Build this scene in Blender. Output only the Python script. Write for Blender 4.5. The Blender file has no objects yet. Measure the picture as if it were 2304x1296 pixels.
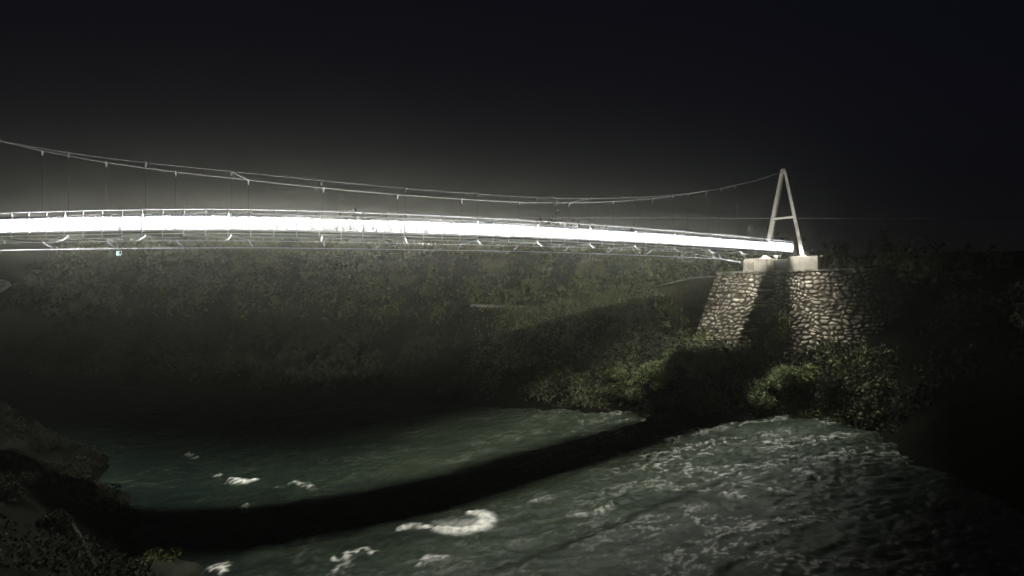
import bpy, math, random
import numpy as np
from mathutils import Vector, Matrix

random.seed(7)
rng = np.random.default_rng(7)
scene = bpy.context.scene
col = scene.collection
F = 1177.0            # focal length in photo pixels (2304 wide)
CAMZ = 13.3           # camera height above the river
TILT = 0.055          # the rapids fall towards the left

def at(x, y, z):
    """a point seen at photo pixel x, y at depth z"""
    return Vector(((x - 1152) / F * z, z, CAMZ + (648 - y) / F * z))

# ------------------------------------------------------------------ helpers
def tag(o, label=None, cat=None, group=None, kind=None):
    if label: o['label'] = label
    if cat: o['category'] = cat
    if group: o['group'] = group
    if kind: o['kind'] = kind
    return o

def empty(name, loc=(0, 0, 0)):
    o = bpy.data.objects.new(name, None)
    col.objects.link(o)
    o.location = loc
    return o

class MB:
    def __init__(s):
        s.v = []; s.f = []
    def add(s, verts, faces):
        n = len(s.v)
        s.v += [tuple(p) for p in verts]
        s.f += [tuple(i + n for i in f) for f in faces]
    def frame_box(s, o, ax, ay, az, x0, x1, y0, y1, z0, z1):
        P = [o + ax * x + ay * y + az * z for z in (z0, z1) for y in (y0, y1) for x in (x0, x1)]
        s.add(P, [(0, 2, 3, 1), (4, 5, 7, 6), (0, 1, 5, 4), (2, 6, 7, 3), (0, 4, 6, 2), (1, 3, 7, 5)])
    def bar(s, a, b, w, h, up=Vector((0, 0, 1))):
        a = Vector(a); b = Vector(b); d = (b - a)
        L = d.length; d.normalize()
        sd = d.cross(up)
        if sd.length < 1e-4: sd = d.cross(Vector((0, 1, 0)))
        sd.normalize(); u = sd.cross(d)
        s.frame_box(a, d, sd, u, 0, L, -w / 2, w / 2, -h / 2, h / 2)
    def tube(s, pts, r, n=6, cap=True):
        pts = [Vector(p) for p in pts]
        rs = r if isinstance(r, (list, tuple)) else [r] * len(pts)
        base = len(s.v)
        for i, p in enumerate(pts):
            d = (pts[min(i + 1, len(pts) - 1)] - pts[max(i - 1, 0)]).normalized()
            sd = d.cross(Vector((0, 0, 1)))
            if sd.length < 1e-3: sd = d.cross(Vector((1, 0, 0)))
            sd.normalize(); u = sd.cross(d)
            for k in range(n):
                a = 2 * math.pi * k / n
                s.v.append(tuple(p + (sd * math.cos(a) + u * math.sin(a)) * rs[i]))
        for i in range(len(pts) - 1):
            for k in range(n):
                k2 = (k + 1) % n
                s.f.append((base + i * n + k, base + i * n + k2, base + (i + 1) * n + k2, base + (i + 1) * n + k))
        if cap:
            s.f.append(tuple(base + k for k in range(n))[::-1])
            e = base + (len(pts) - 1) * n
            s.f.append(tuple(e + k for k in range(n)))
    def sweep(s, pts, sides, w0, w1, z0, z1):
        """closed rectangular section swept along pts; sides = outward unit vectors; w0..w1 across, z0..z1 up"""
        base = len(s.v)
        U = Vector((0, 0, 1))
        for p, sd in zip(pts, sides):
            for (w, z) in ((w0, z0), (w1, z0), (w1, z1), (w0, z1)):
                s.v.append(tuple(p + sd * w + U * z))
        for i in range(len(pts) - 1):
            for k in range(4):
                k2 = (k + 1) % 4
                s.f.append((base + 4 * i + k, base + 4 * i + k2, base + 4 * i + 4 + k2, base + 4 * i + 4 + k))
        s.f.append((base + 3, base + 2, base + 1, base))
        e = base + 4 * (len(pts) - 1)
        s.f.append((e, e + 1, e + 2, e + 3))
    def ball(s, c, r, n=8, m=6):
        c = Vector(c); base = len(s.v)
        s.v.append(tuple(c + Vector((0, 0, r))))
        for i in range(1, m):
            t = math.pi * i / m
            for k in range(n):
                a = 2 * math.pi * k / n
                s.v.append(tuple(c + Vector((math.sin(t) * math.cos(a), math.sin(t) * math.sin(a), math.cos(t))) * r))
        s.v.append(tuple(c + Vector((0, 0, -r))))
        last = len(s.v) - 1
        for k in range(n):
            s.f.append((base, base + 1 + k, base + 1 + (k + 1) % n))
            for i in range(m - 2):
                a0 = base + 1 + i * n
                s.f.append((a0 + k, a0 + n + k, a0 + n + (k + 1) % n, a0 + (k + 1) % n))
            a0 = base + 1 + (m - 2) * n
            s.f.append((a0 + (k + 1) % n, a0 + k, last))
    def build(s, name, mat, parent=None, smooth=False):
        me = bpy.data.meshes.new(name)
        me.from_pydata(s.v, [], s.f)
        me.update()
        return link(name, me, mat, parent, smooth)

def link(name, me, mat, parent=None, smooth=False):
    if mat: me.materials.append(mat)
    if smooth:
        me.polygons.foreach_set('use_smooth', np.ones(len(me.polygons), dtype=bool))
    o = bpy.data.objects.new(name, me)
    col.objects.link(o)
    if parent:
        o.parent = parent
        o.matrix_parent_inverse = parent.matrix_basis.inverted()
    return o

def quads_mesh(name, V, nq):
    """V: (nq*4,3) array"""
    me = bpy.data.meshes.new(name)
    me.vertices.add(len(V)); me.vertices.foreach_set('co', V.astype(np.float32).ravel())
    me.loops.add(nq * 4); me.loops.foreach_set('vertex_index', np.arange(nq * 4, dtype=np.int32))
    me.polygons.add(nq); me.polygons.foreach_set('loop_start', np.arange(0, nq * 4, 4, dtype=np.int32))
    me.update(calc_edges=True)
    return me

def grid_mesh(name, P):
    """P: (ny,nx,3)"""
    ny, nx = P.shape[:2]
    me = bpy.data.meshes.new(name)
    me.vertices.add(nx * ny); me.vertices.foreach_set('co', P.astype(np.float32).ravel())
    idx = np.arange(nx * ny).reshape(ny, nx)
    q = np.stack([idx[:-1, :-1], idx[:-1, 1:], idx[1:, 1:], idx[1:, :-1]], -1).reshape(-1, 4)
    me.loops.add(q.size); me.loops.foreach_set('vertex_index', q.astype(np.int32).ravel())
    me.polygons.add(len(q)); me.polygons.foreach_set('loop_start', np.arange(0, q.size, 4, dtype=np.int32))
    me.update(calc_edges=True)
    return me

def set_attr(me, name, arr):
    a = me.attributes.new(name, 'FLOAT', 'POINT')
    a.data.foreach_set('value', np.asarray(arr, dtype=np.float32).ravel())

def hash2(ix, iy, seed=0):
    h = (ix.astype(np.int64) * 374761393 + iy.astype(np.int64) * 668265263 + seed * 974634213) & 0xFFFFFFFF
    h = ((h ^ (h >> 13)) * 1274126177) & 0xFFFFFFFF
    h = (h ^ (h >> 16)) & 0xFFFFFF
    return h / float(0xFFFFFF)

def vnoise(x, y, seed=0):
    ix = np.floor(x); iy = np.floor(y)
    fx = x - ix; fy = y - iy
    fx = fx * fx * fx * (fx * (fx * 6 - 15) + 10); fy = fy * fy * fy * (fy * (fy * 6 - 15) + 10)
    a = hash2(ix, iy, seed); b = hash2(ix + 1, iy, seed)
    c = hash2(ix, iy + 1, seed); d = hash2(ix + 1, iy + 1, seed)
    return (a + (b - a) * fx) * (1 - fy) + (c + (d - c) * fx) * fy

def fbm(x, y, oct=4, seed=0, gain=0.5):
    s = 0; a = 1; t = 0
    for o in range(oct):
        s = s + a * vnoise(x * 2 ** o + 17.3 * o, y * 2 ** o - 9.1 * o, seed + o)
        t += a; a *= gain
    return s / t

def smooth(e0, e1, x):
    t = np.clip((np.asarray(x, float) - e0) / (e1 - e0), 0, 1)
    return t * t * (3 - 2 * t)

# ------------------------------------------------------------------ materials
def mat(name, color, rough=0.6, metal=0.0, var=0.25, scale=3.0, bump=0.0, spec=0.4, emit=None):
    m = bpy.data.materials.new(name); m.use_nodes = True
    nt = m.node_tree; b = nt.nodes['Principled BSDF']
    b.inputs['Roughness'].default_value = rough
    b.inputs['Metallic'].default_value = metal
    b.inputs['Specular IOR Level'].default_value = spec
    tc = nt.nodes.new('ShaderNodeTexCoord')
    nz = nt.nodes.new('ShaderNodeTexNoise'); nz.inputs['Scale'].default_value = scale
    nz.inputs['Detail'].default_value = 6
    nt.links.new(tc.outputs['Object'], nz.inputs['Vector'])
    rp = nt.nodes.new('ShaderNodeValToRGB')
    c = np.array(color)
    rp.color_ramp.elements[0].position = 0.3; rp.color_ramp.elements[1].position = 0.7
    rp.color_ramp.elements[0].color = (*np.clip(c * (1 - var), 0, 1), 1)
    rp.color_ramp.elements[1].color = (*np.clip(c * (1 + var), 0, 1), 1)
    nt.links.new(nz.outputs['Fac'], rp.inputs['Fac'])
    nt.links.new(rp.outputs['Color'], b.inputs['Base Color'])
    if bump:
        bp = nt.nodes.new('ShaderNodeBump'); bp.inputs['Strength'].default_value = bump
        nt.links.new(nz.outputs['Fac'], bp.inputs['Height'])
        nt.links.new(bp.outputs['Normal'], b.inputs['Normal'])
    if emit:
        b.inputs['Emission Color'].default_value = (*emit[0], 1)
        b.inputs['Emission Strength'].default_value = emit[1]
    return m

def attr_mat(name, attr, c0, c1, rough=0.8, p0=0.0, p1=1.0, extra_scale=6.0, extra=0.3, bump=0.2, spec=0.3, c2=None, p2=1.0, rough2=None):
    """colour from a surface attribute (stone or mortar, grass or dimmed slope, foam or water tone)"""
    m = bpy.data.materials.new(name); m.use_nodes = True
    nt = m.node_tree; b = nt.nodes['Principled BSDF']
    b.inputs['Roughness'].default_value = rough
    b.inputs['Specular IOR Level'].default_value = spec
    an = nt.nodes.new('ShaderNodeAttribute'); an.attribute_name = attr
    rp = nt.nodes.new('ShaderNodeValToRGB'); e = rp.color_ramp.elements
    e[0].position = p0; e[0].color = (*c0, 1); e[1].position = p1; e[1].color = (*c1, 1)
    if c2 is not None:
        n = e.new(p2); n.color = (*c2, 1)
    nt.links.new(an.outputs['Fac'], rp.inputs['Fac'])
    tc = nt.nodes.new('ShaderNodeTexCoord')
    nz = nt.nodes.new('ShaderNodeTexNoise'); nz.inputs['Scale'].default_value = extra_scale; nz.inputs['Detail'].default_value = 6
    nt.links.new(tc.outputs['Object'], nz.inputs['Vector'])
    mr = nt.nodes.new('ShaderNodeMapRange')
    mr.inputs['From Min'].default_value = 0.3; mr.inputs['From Max'].default_value = 0.7
    mr.inputs['To Min'].default_value = 1 - extra; mr.inputs['To Max'].default_value = 1 + extra
    nt.links.new(nz.outputs['Fac'], mr.inputs['Value'])
    mx = nt.nodes.new('ShaderNodeMix'); mx.data_type = 'RGBA'; mx.blend_type = 'MULTIPLY'
    mx.inputs['Factor'].default_value = 1.0
    nt.links.new(rp.outputs['Color'], mx.inputs['A']); nt.links.new(mr.outputs['Result'], mx.inputs['B'])
    nt.links.new(mx.outputs['Result'], b.inputs['Base Color'])
    if rough2 is not None:
        r2 = nt.nodes.new('ShaderNodeMapRange')
        r2.inputs['To Min'].default_value = rough; r2.inputs['To Max'].default_value = rough2
        nt.links.new(an.outputs['Fac'], r2.inputs['Value'])
        nt.links.new(r2.outputs['Result'], b.inputs['Roughness'])
    if bump:
        bp = nt.nodes.new('ShaderNodeBump'); bp.inputs['Strength'].default_value = bump; bp.inputs['Distance'].default_value = 0.1
        nt.links.new(nz.outputs['Fac'], bp.inputs['Height'])
        nt.links.new(bp.outputs['Normal'], b.inputs['Normal'])
    return m

LED = 130.0            # what the eye sees of the strip's diffuser
LAMP = 420.0          # watts per metre given off by each strip
M = {}
M['led'] = mat('led_diffuser', (0.8, 0.8, 0.8), emit=((0.93, 0.95, 1.0), LED), var=0.0)
M['lamp'] = mat('floodlight_glass', (0.8, 0.8, 0.8), emit=((0.70, 1.0, 0.93), 2.6), var=0.0)
M['rail'] = mat('galvanised_rail', (0.36, 0.36, 0.37), 0.45, 0.0, 0.12, 8)
M['bal'] = mat('baluster_steel', (0.14, 0.14, 0.145), 0.55, 0.0, 0.12, 8)
M['deck'] = mat('deck_planks', (0.05, 0.043, 0.036), 0.8, 0.0, 0.3, 5, 0.2)
M['steel'] = mat('painted_steel', (0.30, 0.30, 0.29), 0.5, 0.0, 0.15, 2)
M['hanger'] = mat('hanger_rod', (0.10, 0.10, 0.09), 0.6, 0.0, 0.15, 12)
M['cable'] = mat('cable_wire', (0.30, 0.30, 0.27), 0.5, 0.0, 0.15, 12)
M['tower'] = mat('tower_paint', (0.64, 0.60, 0.49), 0.55, 0.0, 0.14, 1.2, 0.05)
M['concrete'] = mat('board_marked_concrete', (0.34, 0.305, 0.225), 0.85, 0.0, 0.28, 1.4, 0.25)
M['rust'] = mat('rusty_bracket', (0.20, 0.14, 0.09), 0.8, 0.0, 0.35, 4, 0.2)
M['boulder'] = mat('pale_boulder', (0.80, 0.80, 0.76), 0.8, 0.0, 0.25, 1.5, 0.4)
M['rock'] = mat('river_rock', (0.035, 0.037, 0.024), 0.9, 0.0, 0.4, 1.5, 0.5, 0.03)
M['path'] = mat('gravel_path', (0.26, 0.24, 0.19), 0.95, 0.0, 0.3, 6, 0.3)
M['bark'] = mat('bark', (0.05, 0.042, 0.03), 0.95, 0.0, 0.3, 8, 0.3, 0.03)
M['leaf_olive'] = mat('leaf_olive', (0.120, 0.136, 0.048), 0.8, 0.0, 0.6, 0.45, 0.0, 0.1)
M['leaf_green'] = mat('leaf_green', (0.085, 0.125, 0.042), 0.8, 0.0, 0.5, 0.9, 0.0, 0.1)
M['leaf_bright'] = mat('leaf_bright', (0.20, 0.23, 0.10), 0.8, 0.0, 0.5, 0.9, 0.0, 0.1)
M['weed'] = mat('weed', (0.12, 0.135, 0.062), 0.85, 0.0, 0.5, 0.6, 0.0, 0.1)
M['leaf_shade'] = mat('leaf_shade', (0.020, 0.022, 0.012), 0.85, 0.0, 0.5, 0.8, 0.0, 0.1)  # darker leaf copy, the left bank's dimness put into the colour
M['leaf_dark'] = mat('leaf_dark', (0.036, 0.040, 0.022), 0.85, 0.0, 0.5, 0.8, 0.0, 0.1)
M['arm'] = mat('white_painted_arm', (0.5, 0.5, 0.5), 0.5, 0.0, 0.1, 6)
M['wire'] = mat('wire', (0.55, 0.55, 0.55), 0.6, 0.0, 0.1, 3)

# ------------------------------------------------------------------ bridge line (near edge), smooth curve
ctl = [(-58, 42.0), (-44, 35.0), (-30.8, 31.5), (-18.8, 30.0), (-11.9, 31.0), (-4.39, 34.0), (1.54, 37.7), (8.96, 42.5), (18.65, 49.0), (25.0, 53.3), (30.9, 57.5)]
ctl_h = [4.45, 4.48, 4.52, 4.54, 4.58, 4.68, 4.84, 4.98, 5.08, 5.10, 5.10]      # handrail height over the camera
def catmull(pts, n=24):
    out = []
    P = [np.array(p, float) for p in pts]
    P = [2 * P[0] - P[1]] + P + [2 * P[-1] - P[-2]]
    for i in range(1, len(P) - 2):
        for k in range(n):
            t = k / n
            a, b, c, d = P[i - 1], P[i], P[i + 1], P[i + 2]
            out.append(0.5 * ((2 * b) + (-a + c) * t + (2 * a - 5 * b + 4 * c - d) * t * t + (-a + 3 * b - 3 * c + d) * t ** 3))
    out.append(P[-2])
    return np.array(out)
dense = catmull([(x, y, h) for (x, y), h in zip(ctl, ctl_h)])
for _ in range(60):                                               # ease the bends
    dense[1:-1] = (dense[:-2] + 2 * dense[1:-1] + dense[2:]) / 4
seg = np.hypot(np.diff(dense[:, 0]), np.diff(dense[:, 1]))
arc = np.concatenate([[0], np.cumsum(seg)]); LEN = arc[-1]
def line(s):
    """near edge of the bridge at arc length s measured back from the tower end: point at handrail height, heading, far-side normal"""
    t = LEN - s
    p = Vector([float(np.interp(t, arc, dense[:, k])) for k in range(3)])
    a = [float(np.interp(t - 0.4, arc, dense[:, k])) for k in (0, 1)]
    b = [float(np.interp(t + 0.4, arc, dense[:, k])) for k in (0, 1)]
    hd = Vector((b[0] - a[0], b[1] - a[1], 0)).normalized()
    nm = Vector((-hd.y, hd.x, 0))
    return Vector((p.x, p.y, CAMZ + p.z)), hd, nm
W = 2.2                                     # deck width
S0 = 0.0
S1 = LEN - 0.5
POST = 1.25
U = Vector((0, 0, 1))
H_IN = -0.26       # infill top below the handrail
LIP = 0.134         # depth of the strip's outer shade
H_BOT = -1.20      # bottom rail
H_DECK = -1.28     # deck surface

bridge = empty('suspension_footbridge', (0, 34, 17))
tag(bridge, 'long suspension footbridge with brightly lit white railings spanning the dark river', 'bridge')

ss = list(np.arange(S0, S1, 0.5)) + [S1]
LP = [line(s) for s in ss]
near_pts = [p for p, _, _ in LP]; nrm = [n for _, _, n in LP]
far_pts = [p + n * W for p, _, n in LP]

mb = MB(); mb.sweep(near_pts, nrm, -0.025, W + 0.025, H_DECK - 0.09, H_DECK); mb.build('deck', M['deck'], bridge)
for nm_, pts, sg in (('near', near_pts, 1), ('far', far_pts, -1)):
    mb = MB(); mb.tube([p for p in pts], 0.032, 8); mb.build('handrail', M['rail'], bridge, True)
    mb = MB(); mb.sweep(pts, nrm, -0.03, 0.03, H_IN - 0.02, H_IN + 0.02); mb.build('infill_top_rail', M['rail'], bridge)
    mb = MB(); mb.sweep(pts, nrm, -0.022, 0.022, H_BOT - 0.025, H_BOT + 0.025); mb.build('bottom_rail', M['rail'], bridge)
    mb = MB(); mb.sweep(pts, nrm, -0.028, 0.028, H_DECK - 0.16, H_DECK - 0.092); mb.build('stringer', M['steel'], bridge)
    mb = MB(); mb.sweep(pts, [n * sg for n in nrm], 0.032, 0.044, H_DECK + 0.002, H_DECK + 0.10); mb.build('kick_plate', M['steel'], bridge)

# posts, baluster panels, lamps
nb = int((S1 - S0) / POST)
def copy_child(src, name=None):
    c = src.copy(); col.objects.link(c)
    return c
for side in (0, 1):
    sg = 1 if side == 0 else -1
    for i in range(nb + 1):
        s = S0 + 0.05 + i * POST
        if s > S1: break
        p, hd, n = line(s)
        p = p + n * (W * side)
        mb = MB(); mb.frame_box(p, hd, n, U, -0.025, 0.025, -0.03, 0.03, -1.56, -0.01)
        mb.build('post', M['rail'], bridge)
        if s + POST > S1: continue
        mb = MB()
        nbal = 13
        for k in range(1, nbal):
            q, h2, n2 = line(s + POST * k / nbal)
            q = q + n2 * (W * side)
            mb.frame_box(q, h2, n2, U, -0.007, 0.007, -0.015, 0.015, H_BOT - 0.16, H_IN - 0.02)
        mb.build('railing_panel', M['bal'], bridge)
    # light strips, one per bay between the cross beams, hung under the top rail of the infill on its deck side
    for b in range(int(S1 / 5.0) + 1):
        a0 = S0 + b * 5.0 + 0.06; a1 = min(S0 + (b + 1) * 5.0 - 0.06, S1)
        if a1 - a0 < 0.5: continue
        sa = np.linspace(a0, a1, 9)
        q = [line(s) for s in sa]
        pts = [p + n * (W * side) for p, _, n in q]; nn = [n * sg for _, _, n in q]
        mb = MB(); mb.sweep(pts, nn, 0.056, 0.100, H_IN - 0.058, H_IN - 0.03)
        strip = mb.build('light_strip', M['led'], bridge)
        if b > 0:                                                 # the bay over the abutment has no shade
            mb = MB(); mb.sweep(pts, nn, 0.018, 0.021, H_IN - LIP, H_IN - 0.021)
            mb.build('shade', M['steel'], strip)
        for a, b in zip(range(0, 8, 4), range(4, 9, 4)):
            pa_, pb_ = pts[a] + nn[a] * 0.078, pts[b] + nn[b] * 0.078
            ld = bpy.data.lights.new('strip_lamp', 'AREA'); ld.shape = 'RECTANGLE'
            ld.size = (pb_ - pa_).length; ld.size_y = 0.058
            ld.energy = LAMP * ld.size; ld.color = (0.95, 0.965, 1.0)
            lo = bpy.data.objects.new('strip_lamp', ld); col.objects.link(lo)
            xa = (pb_ - pa_).normalized(); tl_ = math.radians(10)
            za = -(U * -math.cos(tl_) + nn[a + 2] * math.sin(tl_)); za = (za - xa * za.dot(xa)).normalized()
            ya = za.cross(xa)
            mw = Matrix((xa, ya, za)).transposed().to_4x4(); mw.translation = (pa_ + pb_) / 2 + U * (H_IN - 0.066)
            lo.parent = strip; lo.matrix_parent_inverse = Matrix(); lo.matrix_world = mw

# cross beams with outrigger arms, hangers
def interp_pts(tab, s):
    return float(np.interp(s, [t[0] for t in tab], [t[1] for t in tab]))
STN = []
cross_cols = [110, 308, 522, 725, 912, 1075, 1215, 1330, 1430, 1510, 1580]
grid_s = np.linspace(0, LEN, 800)
grid_x = np.array([(lambda p: 1152 + F * p.x / p.y)(line(s)[0]) for s in grid_s])
def s_of_x(x):
    return float(np.interp(x, grid_x[::-1], grid_s[::-1]))
ST0 = s_of_x(522)
STN = sorted([ST0 + 4.92 * k for k in range(-9, 12) if 2.5 < ST0 + 4.92 * k < S1])

# main cables: heights over the camera against bridge arc, from tower top to beyond the left frame
TOW = line(0)[0] + line(0)[2] * (W / 2) + line(0)[1] * 0.2
hd0, nm0 = line(0)[1], line(0)[2]
APEX = Vector((TOW.x, TOW.y, CAMZ + 13.1))
near_tab = [(-400, 265), (0, 318), (250, 352), (516, 387), (715, 409), (902, 425), (1060, 436), (1200, 443), (1305, 446), (1420, 444), (1500, 440), (1600, 429), (1700, 407)]
def cable_curve(tab, off):
    out = []
    for x, y in tab:
        s = s_of_x(x) if x >= 0 else LEN - 0.5
        lo, hi = 0.0, LEN
        p, hd, n = line(s)
        out.append((s, (648 - y) * (p.y + 0.0) / F))
    return out
ct = cable_curve(near_tab[1:], 0)
ss_c = np.array([c[0] for c in ct]); hs_c = np.array([c[1] for c in ct])
pf = np.polyfit(np.concatenate([ss_c, [0.0, 0.0]]), np.concatenate([hs_c, [13.0, 13.0]]), 4)
def cable_h(s): return float(np.polyval(pf, s))
def cable_pt(s, side):
    p, hd, n = line(s)
    w = side * W + (0.12 if side else -0.12)
    k = min(1.0, s / 26.0); k = k * (2 - k)                        # both cables gather at the tower top
    w = W / 2 + (w - W / 2) * k
    q = p + n * w
    return Vector((q.x, q.y, CAMZ + cable_h(s)))
for side in (0, 1):
    pts = [APEX + nm0 * (0.1 if side else -0.1)] + [cable_pt(s, side) for s in np.linspace(1.0, S1, 70)]
    mb = MB(); mb.tube(pts, 0.024, 6); mb.build('main_cable', M['cable'], bridge, True)
for i, s in enumerate(STN):
    p, hd, n = line(s)
    mb = MB()
    mb.frame_box(p, hd, n, U, -0.04, 0.04, -0.12, W + 0.12, -1.60, -1.502)
    cb = mb.build('crossbeam', M['steel'], bridge)
    for side in (0, 1):
        e = p + n * (W * side); o = -1 if side == 0 else 1
        arm = [e + n * (o * 0.1) + U * -1.50, e + n * (o * 0.28) + U * -1.66, e + n * (o * 0.5) + U * -1.80, e + n * (o * 0.8) + U * -1.88]
        mb = MB(); mb.tube(arm, 0.04, 6); mb.build('outrigger_arm', M['arm'], cb, True)
        if s > 9:
            c = cable_pt(s, side)
            mb = MB(); mb.tube([c + U * 0.05, c - U * 0.05, c - U * 0.30], [0.07, 0.07, 0.028], 6)
            cl = mb.build('cable_clamp', M['cable'], bridge)
            foot = p + n * (W * side + (0.10 if side else -0.10)) + U * -1.5
            mb = MB(); mb.tube([c - U * 0.3, foot], 0.0075, 5); mb.build('hanger', M['hanger'], bridge)
for x in (516, 1305):
    s = min(STN, key=lambda t: abs(t - s_of_x(x)))
    mb = MB(); mb.tube([cable_pt(s, 0), cable_pt(s, 1)], 0.022, 6); mb.build('cable_spreader', M['cable'], bridge)
# wind cables under the deck
def near_wind(s):
    p, hd, n = line(s); return p - n * 0.8 + U * -1.9
def far_wind(s):
    p, hd, n = line(s); k = 1 - ((s - 32) / 34.0) ** 2
    return p + n * (W + 1.2 + 0.6 * max(k, -1)) + U * (-1.95 + 0.0 * s)
OU, ON = -nm0, hd0                       # local frame at the tower: OU to the camera side (right), ON away from the river
def loc(u, n, h): return Vector((TOW.x, TOW.y, CAMZ + h)) + OU * u + ON * n
ANCH_L = loc(-4.75, -0.9, 3.05); ANCH_R = loc(4.4, -0.9, 3.3)
pts = [ANCH_R] + [near_wind(s) for s in np.linspace(16, S1, 50)]
mb = MB(); mb.tube(pts, 0.013, 6); mb.build('wind_cable', M['arm'], bridge, True)
pts = [ANCH_L]
for s in np.linspace(8, S1, 50):
    q = far_wind(s)
    k = min(1, (s - 0) / 30.0)
    q.z = ANCH_L.z + (q.z - ANCH_L.z) * k * (2 - k)
    pts.append(q)
mb = MB(); mb.tube(pts, 0.028, 6); mb.build('wind_cable', M['arm'], bridge, True)
p14, _, n14 = line(13.5)
mb = MB(); mb.tube([ANCH_L + U * 0.03, p14 + n14 * (W + 0.6) + U * -1.72], 0.018, 6); mb.build('stay_cable', M['arm'], bridge, True)
# white side plate that closes the railing at the tower end, and a short ramp slab
for side in (0, 1):
    p, hd, n = line(0.06); p = p + n * (W * side)
    mb = MB()
    prof = [(0.0, -0.02), (0.10, -0.02), (0.95, -1.45), (0.95, -1.62), (0.0, -1.62)]
    V = [p + hd * a + U * b + n * t for t in (-0.03, 0.03) for a, b in prof]
    mb.add(V, [(4, 3, 2, 1, 0), (5, 6, 7, 8, 9)] + [(i, (i + 1) % 5, 5 + (i + 1) % 5, 5 + i) for i in range(5)])
    mb.build('end_plate', M['tower'], bridge)

# ------------------------------------------------------------------ tower
tower = empty('bridge_tower', loc(0, 0, 3.4))
tag(tower, 'tall pale A-shaped steel tower holding the bridge cables at its peak', 'tower')
FEET = (loc(-2.12, 0, 3.45), loc(2.12, 0, 3.45))
for f, k in zip(FEET, (-1, 1)):
    mb = MB()
    top = APEX + OU * (0.17 * k) + U * 0.0
    d = (top - f)
    dn = d.normalized(); sd = ON; wd = dn.cross(sd).normalized()
    V = []
    for q, a in ((f, 0.20), (top, 0.14)):
        for (i, j) in ((-1, -1), (1, -1), (1, 1), (-1, 1)):
            V.append(q + wd * (i * a) + sd * (j * 0.2))
    mb.add(V, [(3, 2, 1, 0), (4, 5, 6, 7)] + [(i, (i + 1) % 4, 4 + (i + 1) % 4, 4 + i) for i in range(4)])
    lg = mb.build('leg', M['tower'], tower)
    mb = MB(); mb.frame_box(f, OU, ON, U, -0.42, 0.42, -0.42, 0.42, -0.06, 0.05)
    mb.frame_box(f, OU, ON, U, -0.3, 0.3, -0.03, 0.03, 0.05, 0.5)
    mb.build('base_plate', M['tower'], lg)
a = FEET[0] + (APEX - FEET[0]) * 0.455; b = FEET[1] + (APEX - FEET[1]) * 0.455
mb = MB(); mb.bar(a, b, 0.24, 0.22); mb.build('crossbar', M['tower'], tower)
mb = MB(); mb.frame_box(APEX, OU, ON, U, -0.24, 0.24, -0.26, 0.26, -0.25, 0.22); mb.build('saddle', M['tower'], tower)

# ------------------------------------------------------------------ ground height
bank = np.array([(-170, 128), (-110, 102), (-70, 86), (-40, 75), (-20, 67), (-2.6, 59.3), (6.9, 55.2), (11.5, 52.5), (14.0, 48.0), (17.0, 47.0), (20.5, 47.8), (24.5, 48.4), (27.5, 46.5), (28.8, 42.0), (28.2, 36), (27.0, 29), (26.0, 21), (30, 6), (46, -20)], float)
def water_z(X):
    return TILT * np.clip(X, -40, 30)
def bank_dist(X, Y):
    best = np.full(X.shape, 1e9); sgn = np.ones(X.shape)
    for (x0, y0), (x1, y1) in zip(bank[:-1], bank[1:]):
        dx, dy = x1 - x0, y1 - y0
        t = np.clip(((X - x0) * dx + (Y - y0) * dy) / (dx * dx + dy * dy), 0, 1)
        ex, ey = X - (x0 + t * dx), Y - (y0 + t * dy)
        dd = ex * ex + ey * ey
        c = dx * ey - dy * ex
        m = dd < best
        best = np.where(m, dd, best); sgn = np.where(m, np.sign(c), sgn)
    return np.sqrt(best) * np.where(sgn == 0, 1, sgn)
PATH = [loc(-7.0, 3.5, 1.55), at(1560, 626, 67.5), at(1460, 648, 69.5), at(1340, 668, 70.5), at(1215, 690, 71.5), at(1060, 686, 73.5)]
PATHA = np.array([tuple(p) for p in PATH])
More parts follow.
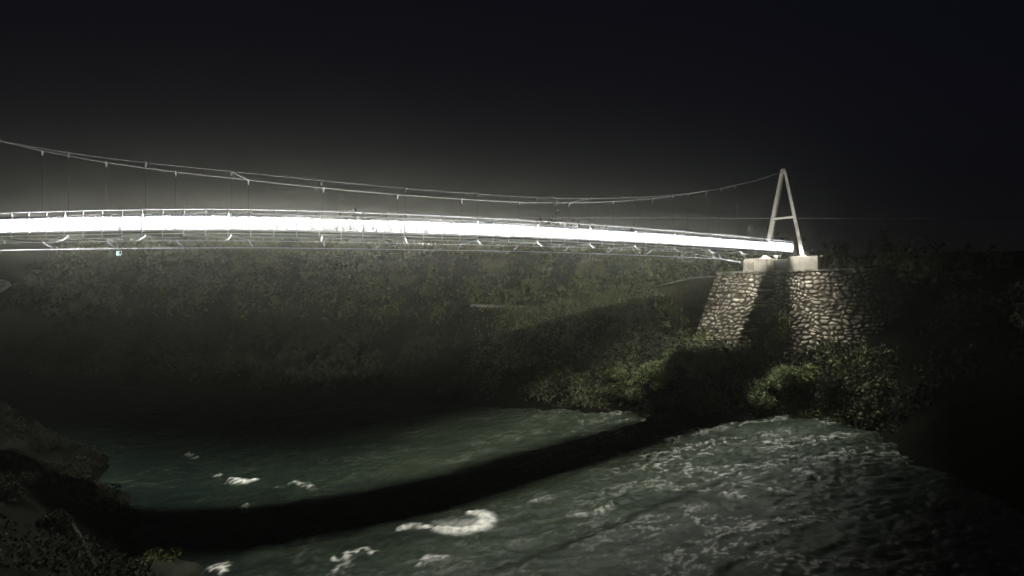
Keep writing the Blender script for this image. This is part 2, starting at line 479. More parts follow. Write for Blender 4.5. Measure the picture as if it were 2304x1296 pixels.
def ground_h(X, Y):
    X = np.asarray(X, float); Y = np.asarray(Y, float)
    d = bank_dist(X, Y)
    wob = (fbm(X / 9, Y / 9, 4, 3) - 0.5)
    dd = d + wob * 3.0
    h = np.interp(dd, [-6, -1, 0, 1.5, 4, 8, 12, 22, 40, 70, 110, 200, 400], [-2.5, -0.6, 0.0, 1.3, 3.6, 6.0, 9.0, 15.5, 21.5, 27, 30.0, 34, 40])
    right = smooth(6, 30, X)                                    # lower land on the right, behind the abutment
    hr = np.interp(dd, [-6, -1, 0, 1.5, 4, 8, 12, 22, 40, 70, 110, 400], [-2.5, -0.6, 0.0, 1.3, 3.4, 5.6, 8.0, 11.5, 14.5, 17.5, 19.5, 24])
    h = h * (1 + 0.22 * smooth(-5, -40, X) * smooth(8, 20, d))
    h = h * (1 - right) + hr * right + water_z(X)
    h = h - 0.0 * X + (fbm(X / 5, Y / 5, 4, 21) - 0.5) * 2.2 * smooth(0.5, 8, d)
    # bench for the footpath
    best = np.full(X.shape, 1e9); ph = np.zeros(X.shape)
    for a, b in zip(PATHA[:-1], PATHA[1:]):
        dx, dy = b[0] - a[0], b[1] - a[1]
        t = np.clip(((X - a[0]) * dx + (Y - a[1]) * dy) / (dx * dx + dy * dy), 0, 1)
        q = np.hypot(X - a[0] - t * dx, Y - a[1] - t * dy)
        m = q < best; best = np.where(m, q, best); ph = np.where(m, a[2] + t * (b[2] - a[2]), ph)
    k = 1 - smooth(0.9, 4.5, best)
    h = h * (1 - k) + (ph - 0.04) * k
    # the ground drops away in front of the abutment face
    lu = (X - TOW.x) * OU.x + (Y - TOW.y) * OU.y; ln = (X - TOW.x) * ON.x + (Y - TOW.y) * ON.y
    cap = CAMZ - 7.9 + 1.6 * np.maximum(0, -(lu + 9.8)) + 0.35 * np.maximum(0, lu - 3) + (fbm(X / 2, Y / 2, 3, 77) - 0.5) * 1.0
    cap = np.where(ln < -1.2, cap, cap + 5.0 * (ln + 1.2))
    h = np.where((lu < 13) & (ln < 2.0), np.minimum(h, cap), h)
    # left bank mound
    e = -20.4 - 0.9 * (Y - 28.2) + (fbm(Y / 6, X / 6, 3, 8) - 0.5) * 5
    dl = np.where(Y < 62, e - X, -5)
    hl = np.interp(dl, [-3, -1, 0, 2, 8, 16, 40], [-2.5, -0.6, 0.1, 1.0, 4.0, 6.8, 9.0]) + (fbm(X / 3, Y / 3, 4, 31) - 0.5) * 1.6 * smooth(0, 3, dl)
    hl = np.where(Y > 50, hl - (Y - 50) * 0.9, hl)
    h = np.maximum(h, hl + water_z(X))
    return h
def hit(x, y, z0=45.0, z1=230.0):
    """the ground point seen at a photo pixel"""
    zs = np.arange(z0, z1, 0.15)
    X = (x - 1152) / F * zs; Z = CAMZ + (648 - y) / F * zs
    g = ground_h(X, zs)
    i = np.argmax(g >= Z)
    if g[i] < Z[i]: return None
    return Vector((float(X[i]), float(zs[i]), float(g[i])))

gx = np.concatenate([np.arange(-520, -110, 10), np.arange(-110, -60, 1.5), np.arange(-60, 60, 0.5), np.arange(60, 110, 2), np.arange(110, 520, 10)])
gy = np.concatenate([np.arange(-40, 18, 2), np.arange(18, 100, 0.5), np.arange(100, 180, 2), np.arange(180, 620, 10)])
GX, GY = np.meshgrid(gx, gy)
GH = ground_h(GX, GY)
me = grid_mesh('hillside', np.stack([GX, GY, GH], -1))
gd = bank_dist(GX, GY)
grass = smooth(9, 17, gd + (fbm(GX / 7, GY / 7, 4, 12) - 0.5) * 12) * (1 - 0.75 * smooth(26, 36, gd)) * (1 - 0.8 * smooth(28, 36, GX)) * (GY > 50)  # grass tone, with the unlit right and upper slope darkened in the colour
set_attr(me, 'lit_cover', grass)
M['ground'] = attr_mat('hill_ground', 'lit_cover', (0.010, 0.010, 0.007), (0.036, 0.037, 0.016), 0.95, extra_scale=1.2, extra=0.5, bump=0.5, spec=0.0)
hill = link('hillside', me, M['ground'], None, True)
tag(hill, 'dark overgrown hillside and riverbank across the river', 'hillside', kind='structure')

# footpath strip on its bench
pa = catmull([tuple(p) for p in PATH], 14)
mb = MB()
for i in range(len(pa) - 1):
    p = Vector(pa[i]); q = Vector(pa[i + 1])
pp = [Vector(p) for p in pa]
sd = []
for i in range(len(pp)):
    d = (pp[min(i + 1, len(pp) - 1)] - pp[max(i - 1, 0)]); d.z = 0; d.normalize(); sd.append(Vector((-d.y, d.x, 0)))
mb.sweep(pp, sd, -0.8, 0.8, -0.02, 0.06)
tag(mb.build('footpath', M['path'], None), 'pale narrow footpath along the hillside towards the abutment', 'path', kind='structure')
# parapet beside the path
par = empty('low_parapet', at(1140, 690, 72.0))
tag(par, 'low pale concrete parapet wall catching light on the dark hillside', 'parapet')
pr = [at(x, y, z) for x, y, z in ((1058, 689, 72.2), (1100, 689.5, 71.6), (1150, 691, 71.0), (1218, 694, 70.1))]
mb = MB()
sdp = [Vector((-0.2, 0.98, 0))] * 4
mb.sweep(pr, sdp, -0.1, 0.1, -1.6, 0.16); mb.build('wall_body', M['path'], par)
mb = MB(); mb.sweep(pr, sdp, -0.14, 0.14, 0.163, 0.24); mb.build('coping', M['concrete'], par)

# ------------------------------------------------------------------ abutment
abut = empty('stone_abutment', loc(0, -1, -6))
tag(abut, 'rubble stone abutment with concrete blocks carrying the bridge end', 'abutment')
NW = -1.55                                                        # wall face in front of the tower axis
TOPH = 1.78
def wall_base(u):
    """plan of the wall face: straight along the river, then turning back on the camera side"""
    u0 = 4.2; R = 4.5
    if u <= u0: return (u, NW, 0.0)
    a = min((u - u0) / R, 1.45); r = (u - u0) - a * R
    return (u0 + R * math.sin(a) + r * math.cos(a), NW + R * (1 - math.cos(a)) + r * math.sin(a), a)
nu, nv = 420, 230
us0, us1 = -10.5, 13.5; HT = 11.5
# stone cells: coursed rubble
cw, ch = 0.56, 0.43
uu = np.linspace(us0, us1, nu); vv = np.linspace(0, HT, nv)
UU0, VV0 = np.meshgrid(uu, vv)
UU = UU0 + (fbm(UU0 / 1.6, VV0 / 1.6, 3, 61) - 0.5) * 1.5; VV = VV0 + (fbm(UU0 / 1.8, VV0 / 1.8, 3, 63) - 0.5) * 0.9
row = np.floor(VV / ch)
F1 = np.full(UU.shape, 9.0); F2 = np.full(UU.shape, 9.0); ID = np.zeros(UU.shape)
for dr in (-1, 0, 1):
    r = row + dr
    for dc in (-2, -1, 0, 1, 2):
        offs = hash2(r, r * 0 + 5, 2)
        c = np.floor(UU / cw - offs) + dc
        px = (c + offs + 0.5 + (hash2(c, r, 7) - 0.5) * 0.75) * cw
        py = (r + 0.5 + (hash2(c, r, 9) - 0.5) * 0.6) * ch
        dx = (UU - px) / cw; dy = (VV - py) / ch
        dist = np.sqrt(dx * dx + dy * dy * 1.1)
        idv = hash2(c, r, 11)
        closer = dist < F1
        F2 = np.where(closer, F1, np.minimum(F2, dist))
        ID = np.where(closer, idv, ID)
        F1 = np.where(closer, dist, F1)
edge = np.clip((F2 - F1) / 0.46, 0, 1) * (1 - 0.85 * smooth(0.28, 0.50, F1 + 0.12 * (hash2(np.floor(ID * 997), np.floor(ID * 31), 4) - 0.5)))
edge = edge - 0.25 * fbm(UU * 4, VV * 4, 3, 5) + 0.05
relief = smooth(0.05, 0.6, edge)
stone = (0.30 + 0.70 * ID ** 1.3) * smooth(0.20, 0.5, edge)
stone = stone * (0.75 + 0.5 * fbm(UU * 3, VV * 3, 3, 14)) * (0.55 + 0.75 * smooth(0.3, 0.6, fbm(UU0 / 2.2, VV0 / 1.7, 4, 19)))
P = np.zeros((nv, nu, 3))
for j in range(nu):
    u, n, a = wall_base(uu[j])
    dirn = OU * math.sin(a) * 1.0 - ON * math.cos(a)              # outward
    for i in range(nv):
        v = vv[i]
        spread = 0.0
        if uu[j] < -6: spread = 0
        gl, gr = -1.25 - 0.22 * v, 0.95 + 0.03 * v                # deep recess shaped in to hold the dark of the deck's shadow
        rec = float(smooth(gl - 0.15, gl + 0.45, uu[j]) * (1 - smooth(gr - 0.3, gr + 0.15, uu[j]))) * min(1.0, 0.04 + v * 1.1)
        q = loc(u, n, TOPH - v) - dirn * (2.6 * rec) + dirn * (0.16 * v + 0.10 * relief[i, j] + 0.04 * ID[i, j] * relief[i, j])
        q = q - OU * (0.28 * v * max(0.0, min(1.0, (-uu[j] - 1.0) / 6.2)))
        P[i, j] = q
# trim the river end of the wall: slanted end
keep = uu >= -7.3
Pk = P[:, keep]
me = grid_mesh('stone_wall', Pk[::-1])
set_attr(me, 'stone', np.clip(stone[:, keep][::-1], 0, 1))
M['bearing'] = mat('shaded_bearing_concrete', (0.035, 0.032, 0.025), 0.9, 0.0, 0.3, 2.0, 0.2)  # concrete under the deck, its shadow put into the base colour
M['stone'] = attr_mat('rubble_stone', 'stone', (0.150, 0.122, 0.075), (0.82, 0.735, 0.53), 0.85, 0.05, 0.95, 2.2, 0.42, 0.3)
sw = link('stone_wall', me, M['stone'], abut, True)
# side and top of the fill behind the wall
mb = MB()
ring_top = [Vector(Pk[0, j]) for j in range(0, Pk.shape[1], 4)]
back = [loc(11, 9, TOPH), loc(-8.5, 9, TOPH)]
poly = [p - U * 0.02 for p in ring_top] + [p - U * 0.02 for p in back]
mb.add(poly, [tuple(range(len(poly)))[::-1]])
ends = [Vector(Pk[i, 0]) for i in range(0, nv, 4)]
for a, b in zip(ends[:-1], ends[1:]):
    mb.add([a, b, b + ON * 10, a + ON * 10], [(0, 1, 2, 3)])
ends = [Vector(Pk[i, -1]) for i in range(0, nv, 4)]
for a, b in zip(ends[:-1], ends[1:]):
    mb.add([a, b, b - OU * 2 + ON * 6, a - OU * 2 + ON * 6], [(0, 1, 2, 3)])
mb.build('fill', M['rust'], abut)
# coping
cp = [Vector(Pk[0, j]) for j in range(0, Pk.shape[1], 6)]
cs = []
for i in range(len(cp)):
    d = cp[min(i + 1, len(cp) - 1)] - cp[max(i - 1, 0)]; d.z = 0; d.normalize(); cs.append(Vector((-d.y, d.x, 0)))
mb = MB(); mb.sweep([p + U * 0.003 for p in cp], cs, -0.16, 1.2, 0.0, 0.16); mb.build('coping', M['concrete'], abut)
# concrete blocks
def block(u0, u1, n0, n1, h0, h1, name, m, lean=0.0):
    mb = MB(); V = []
    for h, e in ((h0, lean), (h1, 0.0)):
        for (u, n) in ((u0 - e, n0 - e), (u1 + e, n0 - e), (u1 + e, n1), (u0 - e, n1)):
            V.append(loc(u, n, h))
    mb.add(V, [(3, 2, 1, 0), (4, 5, 6, 7)] + [(i, (i + 1) % 4, 4 + (i + 1) % 4, 4 + i) for i in range(4)])
    o = mb.build(name, m, abut)
    md = o.modifiers.new('bevel', 'BEVEL'); md.width = 0.04; md.segments = 2
    return o
bl = block(-4.1, -1.32, -1.2, 1.2, TOPH + 0.17, 3.38, 'concrete_block', M['concrete'], 0.05)
br = block(1.0, 4.1, -1.2, 1.2, TOPH + 0.17, 3.38, 'concrete_block', M['concrete'], 0.05)
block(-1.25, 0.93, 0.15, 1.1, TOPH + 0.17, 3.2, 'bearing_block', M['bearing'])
for (bk, u, an) in ((bl, -4.1, ANCH_L), (br, 4.1, ANCH_R)):
    k = -1 if u < 0 else 1
    mb = MB()
    V = [loc(u + k * 0.06, n, h) for n in (-1.0, -0.3) for h in (2.2, 3.2)] + [an + ON * 0.1 + U * -0.1, an + ON * 0.1 + U * 0.08, an + ON * 0.4 + U * -0.1, an + ON * 0.4 + U * 0.08]
    mb.add(V, [(0, 4, 5, 1), (2, 3, 7, 6), (0, 2, 6, 4), (1, 5, 7, 3), (4, 6, 7, 5), (0, 1, 3, 2)])
    mb.build('anchor_arm', M['rust'], bk)
    mb = MB(); mb.ball(an, 0.12); mb.build('anchor_socket', M['tower'], bk, True)
for u in (-2.12, 2.12):
    block(u - 0.5, u + 0.5, -0.55, 0.55, 3.383, 3.44, 'leg_pad', M['tower'])
mb = MB(); mb.tube([loc(-2.75, -1.45, 3.0), loc(-2.75, -1.45, 1.9)], 0.05, 6)
mb.build('drain_pipe', M['rust'], abut)

# ------------------------------------------------------------------ river
rx = np.concatenate([np.arange(-200, -46, 3), np.arange(-46, -30, 0.5), np.arange(-30, 40, 0.14), np.arange(40, 62, 1.0)])
ry = np.concatenate([np.arange(-40, 20, 2), np.arange(20, 60, 0.14), np.arange(60, 80, 0.5), np.arange(80, 150, 3)])
RX, RY = np.meshgrid(rx, ry)
ca, sa_ = math.cos(0.35), math.sin(0.35)
A = RX * ca + RY * sa_; B = -RX * sa_ + RY * ca                    # along and across the current
wx = fbm(A / 6, B / 6, 3, 40) * 2.2
rap = smooth(8, 26, RX + 0.2 * RY) * (1 - smooth(40, 52, RX))
rap = 0.55 + 0.45 * rap * smooth(26, 40, RY)
w1 = fbm(A / 2.0 + wx, B / 1.0 + wx, 5, 50, 0.6) - 0.5
w2 = 1 - np.abs(2 * fbm(A / 1.25 + wx, B / 0.55 - wx, 4, 60, 0.6) - 1)
RZ = (w1 * 0.58 + (w2 - 0.75) * 0.26) * rap
foam = smooth(0.88, 1.0, w2) * smooth(0.42, 0.62, fbm(A / 3 + wx, B / 1.6, 3, 70)) * (0.10 + 0.36 * smooth(2, 14, RX)) * (1 - 0.8 * smooth(13, 21, RX) * (1 - smooth(32, 40, RY)))
def wpt(x, y):
    sx = (x - 1152) / F
    z = CAMZ / ((y - 648) / F + TILT * sx)
    return np.array([(x - 1152) / F * z, z])
nz1 = fbm(RX * 2.2, RY * 2.2, 4, 90); nz2 = fbm(RX * 0.9, RY * 0.9, 3, 95)
nz3 = fbm(RX * 5.0, RY * 5.0, 3, 97)
def ribbon(pix, wid, amt, lift, rag=1.8):
    """a breaking crest of white water along a polyline"""
    global foam, RZ
    pts = [wpt(*p) for p in pix]
    pts = catmull([tuple(p) for p in pts], 8) if len(pts) > 2 else np.array(pts)
    best = np.full(RX.shape, 1e9); tt = np.zeros(RX.shape)
    for i in range(len(pts) - 1):
        a, b = pts[i], pts[i + 1]; d = b - a; L = max(d @ d, 1e-9)
        t = np.clip(((RX - a[0]) * d[0] + (RY - a[1]) * d[1]) / L, 0, 1)
        q = np.hypot(RX - a[0] - t * d[0], RY - a[1] - t * d[1])
        m = q < best; best = np.where(m, q, best); tt = np.where(m, (i + t) / (len(pts) - 1), tt)
    w = wid * (0.35 + 0.75 * np.sin(np.pi * np.clip(tt * 0.8 + 0.15, 0, 1)))
    q = best / w + (nz1 - 0.5) * rag
    k = 1 - smooth(0.25, 1.15, q)
    foam = np.maximum(foam, k * amt * ((0.7 + 0.6 * nz3) if rag < 1 else smooth(0.32, 0.62, nz3)))
    RZ = RZ + lift * (1 - smooth(0.0, 1.2, q)) * (0.6 + 0.8 * nz3)
ribbon([(900, 1190), (930, 1184), (965, 1188), (1005, 1194), (1045, 1196)], 0.36, 0.95, 0.06, 1.0)
ribbon([(990, 1192), (1035, 1195), (1072, 1188), (1096, 1173), (1084, 1158), (1058, 1155)], 0.66, 1.0, 0.10, 0.5)
ribbon([(985, 1178), (1030, 1176), (1075, 1170)], 0.7, 0.28, 0.02, 0.9)
ribbon([(1280, 1160), (1330, 1158), (1360, 1146), (1375, 1134)], 0.4, 0.45, 0.15)
ribbon([(1360, 1146), (1385, 1140)], 0.3, 0.4, 0.1)
ribbon([(1200, 1128), (1240, 1118)], 0.4, 0.3, 0.1)
ribbon([(755, 1258), (790, 1250), (820, 1240), (845, 1246)], 0.4, 0.9, 0.06)
ribbon([(745, 1290), (770, 1275), (780, 1260)], 0.4, 0.6, 0.05)
ribbon([(940, 1272), (965, 1258), (1010, 1258)], 0.35, 0.45, 0.05)
ribbon([(480, 1280), (500, 1276), (520, 1272)], 0.34, 1.0, 0.05)
ribbon([(500, 1290), (502, 1280)], 0.25, 1.0, 0.05)
ribbon([(485, 1072), (505, 1070)], 0.42, 0.45, 0.1)
ribbon([(520, 1082), (545, 1086), (572, 1083)], 0.55, 1.0, 0.2)
ribbon([(655, 1087), (685, 1092), (705, 1102)], 0.4, 0.5, 0.15)
ribbon([(620, 1098), (640, 1100)], 0.35, 0.3, 0.1)
ribbon([(546, 1160), (554, 1135)], 0.3, 0.5, 0.15)
ribbon([(425, 1022), (440, 1032)], 0.5, 0.4, 0.1)
ribbon([(1500, 992), (1530, 988)], 0.5, 0.5, 0.2)
ribbon([(1590, 975), (1640, 966)], 0.5, 0.3, 0.2)
ribbon([(1625, 1112), (1680, 1120)], 0.45, 0.5, 0.2)
ribbon([(1730, 1105), (1780, 1112)], 0.45, 0.4, 0.2)
ribbon([(1795, 1060), (1840, 1075)], 0.5, 0.35, 0.2)
ribbon([(1730, 942), (1770, 940)], 0.5, 0.4, 0.1)
me = grid_mesh('river', np.stack([RX, RY, RZ + water_z(RX)], -1))
# water colour is darker on the left and at the near right
pale_water = smooth(-24, 2, RX + (fbm(A / 5, B / 2.5, 3, 111) - 0.5) * 16) * (0.55 + 0.9 * fbm(A / 1.6, B / 0.7, 4, 113)) * (1 - 0.6 * smooth(14, 22, RX) * (1 - smooth(34, 42, RY)))
set_attr(me, 'foam', np.clip(foam + 0.10 * pale_water * (foam < 0.5), 0, 1))
M['water'] = attr_mat('turbid_river_water', 'foam', (0.010, 0.017, 0.012), (0.80, 0.78, 0.64), 0.40, 0.0, 0.9, 2.6, 0.4, 0.7, 0.08, c2=(0.036, 0.046, 0.026), p2=0.10, rough2=0.75)
river = link('river', me, M['water'], None, True)
tag(river, 'dark green turbulent river with white foam crests below the bridge', 'river', kind='structure')

# ------------------------------------------------------------------ plants
def leaf_quads(C, size, stretch=1.6, upright=0.0, seed=0):
    r = np.random.default_rng(seed)
    n = len(C)
    a = r.normal(size=(n, 3)); a[:, 2] = a[:, 2] * (1 + upright) + upright * 1.2
    a /= np.linalg.norm(a, axis=1, keepdims=True)
    b = r.normal(size=(n, 3)); b -= (b * a).sum(1, keepdims=True) * a
    b /= np.linalg.norm(b, axis=1, keepdims=True)
    s = (np.asarray(size) * r.uniform(0.6, 1.4, n))[:, None]
    l = a * s * stretch; w = b * s * 0.5
    V = np.stack([C - l * 0.5, C + w, C + l * 0.7, C - w], 1)
    return V.reshape(-1, 3)

def plant(name, base, rad, hgt, n, leaf, m, label, cat, group, seed, upright=0.0, trunk=0.0, lobes=9):
    r = np.random.default_rng(seed)
    o = empty(name, base)
    cs = []
    for k in range(lobes):
        a = r.uniform(0, 2 * math.pi); q = math.sqrt(r.uniform(0, 1)) * 0.75
        zz = r.uniform(0.15, 0.85)
        cs.append((math.cos(a) * q * rad * (1.1 - 0.5 * zz), math.sin(a) * q * rad * (1.1 - 0.5 * zz), trunk + zz * hgt, r.uniform(0.28, 0.5)))
    cs = np.array(cs)
    pick = r.integers(0, lobes, n)
    d = r.normal(size=(n, 3)); d /= np.linalg.norm(d, axis=1, keepdims=True)
    d *= (r.uniform(0.35, 1.05, n) ** 0.6)[:, None]
    rr = cs[pick, 3][:, None]
    C = cs[pick, :3] + d * rr * np.array([rad, rad, hgt * 0.62])
    C[:, 2] = np.maximum(C[:, 2], 0.03)
    C += np.array(base)
    me = quads_mesh('foliage', leaf_quads(C, np.full(n, leaf), upright=upright, seed=seed), n)
    link('foliage' if trunk == 0 else 'crown', me, m, o)
    mb = MB(); B = Vector(base)
    for k in range(min(lobes, 6)):
        e = B + Vector(cs[k, :3])
        mid = B + Vector((cs[k, 0] * 0.3, cs[k, 1] * 0.3, cs[k, 2] * 0.55))
        mb.tube([B - U * 0.25 + Vector((0.02 * k, 0, 0)), mid, e], [0.05 + 0.02 * trunk, 0.035 + 0.012 * trunk, 0.012], 5)
    mb.build('stem' if trunk == 0 else 'trunk', M['bark'], o)
    tag(o, label, cat, group)
    return o

def gpt(x, y): return hit(x, y)
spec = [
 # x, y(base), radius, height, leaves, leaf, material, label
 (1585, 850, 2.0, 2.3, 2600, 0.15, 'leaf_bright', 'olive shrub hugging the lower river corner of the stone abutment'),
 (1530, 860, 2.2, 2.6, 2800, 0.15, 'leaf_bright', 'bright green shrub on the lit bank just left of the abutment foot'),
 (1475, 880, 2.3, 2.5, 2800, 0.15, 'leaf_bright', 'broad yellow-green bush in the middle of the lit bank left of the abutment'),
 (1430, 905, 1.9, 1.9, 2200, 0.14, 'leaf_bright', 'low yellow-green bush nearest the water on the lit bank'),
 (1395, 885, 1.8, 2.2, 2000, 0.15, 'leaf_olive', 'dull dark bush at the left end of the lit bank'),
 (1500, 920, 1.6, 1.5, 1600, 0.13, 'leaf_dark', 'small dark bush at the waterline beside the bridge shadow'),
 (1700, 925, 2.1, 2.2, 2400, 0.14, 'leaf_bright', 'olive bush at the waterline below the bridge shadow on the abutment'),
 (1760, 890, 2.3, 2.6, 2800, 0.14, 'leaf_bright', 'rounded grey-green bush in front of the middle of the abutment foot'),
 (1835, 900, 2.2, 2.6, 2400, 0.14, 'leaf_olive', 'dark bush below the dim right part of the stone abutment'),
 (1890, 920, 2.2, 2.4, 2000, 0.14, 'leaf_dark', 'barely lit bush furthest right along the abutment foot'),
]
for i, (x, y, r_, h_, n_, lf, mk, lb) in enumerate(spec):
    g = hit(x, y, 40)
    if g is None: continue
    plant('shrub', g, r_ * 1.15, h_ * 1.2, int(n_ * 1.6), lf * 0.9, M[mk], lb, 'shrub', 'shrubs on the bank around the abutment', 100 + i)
# leafy sapling in front of the wall
g = loc(1.35, -4.4, 0); g.z = float(ground_h(np.array([g.x]), np.array([g.y]))[0])
plant('sapling', g, 1.35, 5.6, 3800, 0.16, M['leaf_bright'], 'tall feathery green sapling growing up against the stone wall beside its dark gap', 'sapling', None, 300, 0.6, 0.0, 12)
# trees on the slope behind the bridge end
tl = [
 (1630, 600, 1.9, 2.6, 'leaf_bright', 'bright green leafy tree right behind the anchor on the river side of the abutment'),
 (1560, 610, 2.2, 3.0, 'leaf_bright', 'green tree above the footpath near the abutment'),
 (1480, 625, 2.3, 2.9, 'leaf_green', 'olive tree above the bend of the footpath'),
 (1405, 640, 2.5, 3.4, 'leaf_green', 'pale olive tree with a round crown beside the footpath'),
 (1330, 640, 2.3, 2.8, 'leaf_olive', 'low spreading olive tree on the lit slope'),
 (1265, 655, 2.2, 3.2, 'leaf_dark', 'dark tree standing just above the right end of the low parapet'),
 (1185, 640, 2.6, 3.8, 'leaf_green', 'tall olive tree above the middle of the low parapet'),
 (1110, 655, 2.3, 3.0, 'leaf_olive', 'olive tree above the left end of the low parapet'),
 (1010, 650, 2.6, 3.4, 'leaf_dark', 'dark tree on the slope left of the low parapet'),
 (900, 660, 2.8, 3.6, 'leaf_olive', 'dim olive tree under the middle of the bridge'),
 (1880, 600, 1.8, 2.2, 'leaf_dark', 'dark bushy tree behind the right end of the concrete block'),
]
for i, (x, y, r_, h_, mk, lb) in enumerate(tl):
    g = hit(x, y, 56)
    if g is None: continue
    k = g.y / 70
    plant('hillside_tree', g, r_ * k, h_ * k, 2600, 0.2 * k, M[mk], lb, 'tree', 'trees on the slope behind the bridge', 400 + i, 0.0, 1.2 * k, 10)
# left bank bushes
for i, (x, y, r_, h_, lb) in enumerate([
    (185, 1120, 1.1, 1.2, 'dim olive bush at the edge of the left riverbank'),
    (95, 1010, 1.3, 1.4, 'dark bush on top of the left riverbank'),
    (25, 1120, 1.2, 1.2, 'dark bush at the left edge of the picture by the riverbank stones'),
    (120, 1190, 0.9, 0.9, 'low dark bush on the left bank nearest the dark water'),
    ]):
    g = hit(x, y, 20)
    if g is None: continue
    plant('shrub', g, r_, h_, 1700, 0.08, M['leaf_dark' if i == 0 else 'leaf_shade'], lb, 'shrub', 'shrubs on the left riverbank', 500 + i)

# undergrowth over the whole slope: nobody could count it
def scatter(name, n, xr, yr, size, m, lo, hi, seed, label, mound=False):
    r = np.random.default_rng(seed)
    X = r.uniform(*xr, n); Y = r.uniform(*yr, n)
    d = bank_dist(X, Y)
    k = (d > lo) & (d < hi)
    if mound: k = (d < -3) & (ground_h(X, Y) > water_z(X) + 0.35)
    cl = fbm(X / 4.0, Y / 4.0, 4, seed)
    k &= cl > r.uniform(0.36, 0.60, n)
    if name == 'weeds': k &= r.uniform(0, 1, n) < smooth(-8, 12, X)
    # keep clear of the path and of the abutment top
    pdist = np.full(n, 1e9)
    for a, b in zip(PATHA[:-1], PATHA[1:]):
        dx, dy = b[0] - a[0], b[1] - a[1]
        t = np.clip(((X - a[0]) * dx + (Y - a[1]) * dy) / (dx * dx + dy * dy), 0, 1)
        pdist = np.minimum(pdist, np.hypot(X - a[0] - t * dx, Y - a[1] - t * dy))
    k &= pdist > 1.0
    lu = (X - TOW.x) * OU.x + (Y - TOW.y) * OU.y; ln = (X - TOW.x) * ON.x + (Y - TOW.y) * ON.y
    k &= ~((lu > -7.4) & (lu < 12) & (ln > -1.4) & (ln < 9))
    X, Y, cl = X[k], Y[k], cl[k]
    Z = ground_h(X, Y)
    s = size * (0.6 + Y / 90.0)
    bump = np.clip(cl - 0.42, 0, 1) * 5.0 + np.clip(fbm(X / 2.2, Y / 2.2, 3, seed + 9) - 0.5, 0, 1) * 6.0 * (0.15 if mound else 1)
    C = np.stack([X, Y, Z + s * 0.2 + bump * r.uniform(0.0, 1.0, len(X)) * s * 4.5], -1)
    me = quads_mesh(name, leaf_quads(C, s, 1.5, 0.35, seed), len(X))
    o = link(name, me, m)
    tag(o, label, 'undergrowth', kind='stuff')
scatter('undergrowth', 260000, (-90, 62), (40, 110), 0.19, M['leaf_dark'], 0.6, 26, 800, 'tangled dark undergrowth covering the lower slope')
scatter('undergrowth', 90000, (-48, -16), (14, 58), 0.11, M['leaf_shade'], 0, 0, 802, 'dim weeds and brambles covering the left riverbank', True)
scatter('weeds', 230000, (-10, 36), (43, 72), 0.14, M['weed'], 0.2, 17, 803, 'ragged pale green weeds on the bank below the abutment')
scatter('dry_grass', 160000, (-120, 60), (62, 150), 0.30, M['leaf_olive'], 12, 46, 801, 'olive scrub and dry grass covering the upper slope')

# ------------------------------------------------------------------ rocks
def rock(name, c, r, m, label, cat, seed, sq=(1, 1, 0.7), group=None):
    n, k = 28, 18
    th = np.linspace(0, 2 * math.pi, n, endpoint=False); ph = np.linspace(0.02, math.pi - 0.02, k)
    T, Ph = np.meshgrid(th, ph)
    D = np.stack([np.sin(Ph) * np.cos(T), np.sin(Ph) * np.sin(T), np.cos(Ph)], -1)
    f = 0.72 + 0.55 * fbm(D[..., 0] * 1.6 + seed + D[..., 2], D[..., 1] * 1.6 - D[..., 2] * 0.8, 4, seed)
    f[:, :] = np.where(True, f, f)
    P = D * f[..., None] * r * np.array(sq) + np.array(c)
    P = np.concatenate([P, P[:, :1]], 1)
    me = grid_mesh(name, P[::-1])
    o = link(name, me, m, None, True)
    tag(o, label, cat, group)
    return o
g = Vector((*wpt(338, 1300), 0))
rock('river_rock', (g.x, g.y, TILT * g.x + 0.1), 1.25, M['rock'], 'dim mossy rock at the bottom edge of the river', 'rock', 3, (1.3, 0.9, 0.55), 'rocks in the river')
g = Vector((*wpt(405, 1296), 0))
rock('river_rock', (g.x, g.y, TILT * g.x - 0.05), 0.9, M['rock'], 'smaller wet rock beside the mossy one at the bottom edge', 'rock', 9, (1.2, 0.9, 0.55), 'rocks in the river')
g = hit(-6, 650, 45)
if g is not None:
    k = g.y / 90
    rock('boulder', (g.x, g.y, g.z + 0.5), 2.0 * k, M['boulder'], 'pale grey boulder cut by the left edge of the picture', 'boulder', 5, (1.0, 1, 0.62))
# grass on the mossy rock
plant('grass_tuft', (wpt(345, 1290)[0], wpt(345, 1290)[1], TILT * wpt(345, 1290)[0] + 0.5), 1.3, 0.55, 1400, 0.09, M['leaf_olive'], 'tuft of grass on the mossy rock at the bottom edge', 'grass tuft', None, 610, 0.8)

# fallen branch on the left bank
a = hit(150, 1165, 20); b = hit(215, 1290, 15)
if a is not None and b is not None:
    mb = MB(); m1 = (a + b) / 2 + U * 0.3
    mb.tube([a + U * 0.25, m1, b + U * 0.2], [0.07, 0.09, 0.12], 7)
    tag(mb.build('fallen_branch', M['bark'], None, True), 'thin dark branch lying down the left riverbank', 'branch')

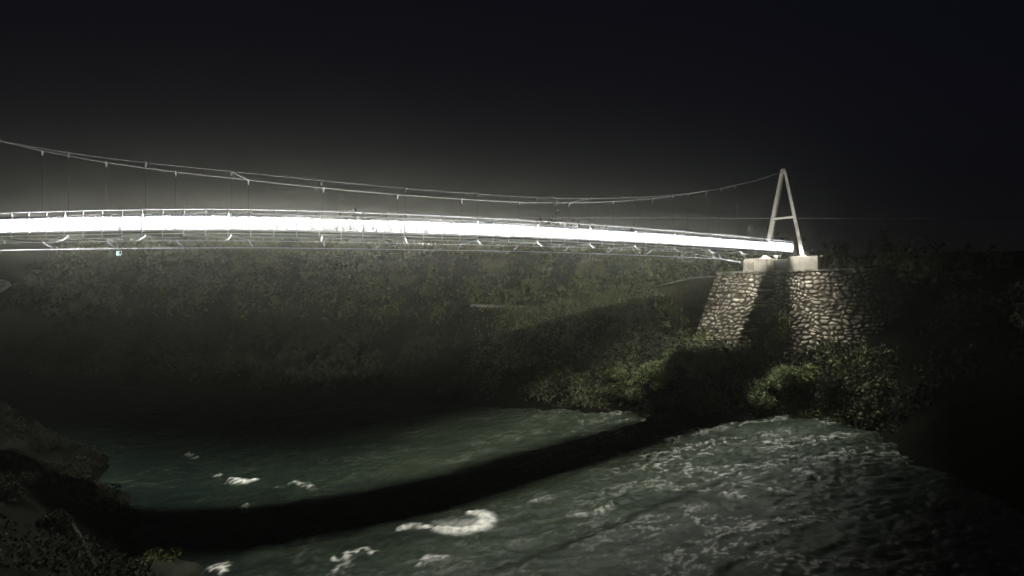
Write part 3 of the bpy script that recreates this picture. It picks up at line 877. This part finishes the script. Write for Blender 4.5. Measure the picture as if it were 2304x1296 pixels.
# ------------------------------------------------------------------ lamp on the far slope
hp = None
_g = hit(268, 590, 60, 200)
hz = _g.y - 0.5 if _g else 70.0
hz -= 7.0
hp = at(268, 570, hz)
lw = hz * 0.0047
gz = float(ground_h(np.array([hp.x]), np.array([hp.y]))[0])
fl = empty('floodlight', (hp.x, hp.y, gz))
tag(fl, 'small white floodlight glowing alone under the left part of the bridge', 'floodlight')
mb = MB(); mb.tube([(hp.x, hp.y + 0.2, gz - 0.3), (hp.x, hp.y + 0.2, hp.z + 0.1)], 0.06, 8); mb.build('pole', M['bark'], fl)
mb = MB(); mb.frame_box(hp, Vector((1, 0, 0)), Vector((0, 1, 0)), U, -lw * 1.12, lw * 1.12, 0.0, 0.16, -lw * 0.92, lw * 0.92); hs = mb.build('housing', M['steel'], fl)
mb = MB(); mb.frame_box(hp, Vector((1, 0, 0)), Vector((0, 1, 0)), U, -lw, lw, -0.02, -0.003, -lw * 0.8, lw * 0.8); mb.build('lens', M['lamp'], fl)

# ------------------------------------------------------------------ overhead wire behind the tower
wp = [at(x, y, z) for x, y, z in ((1100, 489, 68), (1500, 490.5, 66), (1800, 491, 64), (2100, 491.5, 63), (2420, 492, 62))]
mb = MB(); mb.tube(wp, 0.05, 6)
tag(mb.build('overhead_wire', M['wire'], None, True), 'single thin overhead wire running level behind the tower', 'wire')

# ------------------------------------------------------------------ night mist
mb = MB(); mb.frame_box(Vector((0, 0, 0)), Vector((1, 0, 0)), Vector((0, 1, 0)), U, -540, 540, -60, 640, -4, 130)
m = bpy.data.materials.new('night_mist'); m.use_nodes = True
nt = m.node_tree; nt.nodes.remove(nt.nodes['Principled BSDF'])
pv = nt.nodes.new('ShaderNodeVolumePrincipled')
pv.inputs['Color'].default_value = (0.95, 0.95, 0.75, 1)
pv.inputs["Density"].default_value = 0.0017
pv.inputs['Anisotropy'].default_value = 0.90
nt.links.new(pv.outputs['Volume'], nt.nodes['Material Output'].inputs['Volume'])
hz_o = mb.build('haze', m)
tag(hz_o, 'faint night mist glowing around the lit bridge', 'haze', kind='stuff')

# ------------------------------------------------------------------ world, camera, render
w = bpy.data.worlds.new('World'); scene.world = w; w.use_nodes = True
nt = w.node_tree; bg = nt.nodes['Background']
sky = nt.nodes.new('ShaderNodeTexSky'); sky.sky_type = 'NISHITA'; sky.sun_disc = False
sky.sun_elevation = math.radians(-6.0); sky.sun_rotation = math.radians(70)
mxs = nt.nodes.new('ShaderNodeMix'); mxs.data_type = 'RGBA'; mxs.blend_type = 'ADD'; mxs.inputs['Factor'].default_value = 1.0
nt.links.new(sky.outputs['Color'], mxs.inputs['A']); mxs.inputs['B'].default_value = (0.036, 0.036, 0.080, 1)
nt.links.new(mxs.outputs['Result'], bg.inputs['Color'])
bg.inputs['Strength'].default_value = 0.08

cam = bpy.data.cameras.new('camera'); co = bpy.data.objects.new('camera', cam); col.objects.link(co)
co.location = (0, 0, CAMZ); co.rotation_euler = (math.radians(90), 0, 0)
cam.sensor_width = 36; cam.lens = 36 * F / 2304
cam.clip_start = 0.1; cam.clip_end = 3000
scene.camera = co
scene.view_settings.view_transform = 'Standard'; scene.view_settings.look = 'None'
scene.view_settings.exposure = 0; scene.view_settings.gamma = 1
c = scene.cycles
c.use_denoising = True
c.volume_bounces = 0
c.max_bounces = 5; c.diffuse_bounces = 2; c.glossy_bounces = 2
c.sample_clamp_indirect = 3
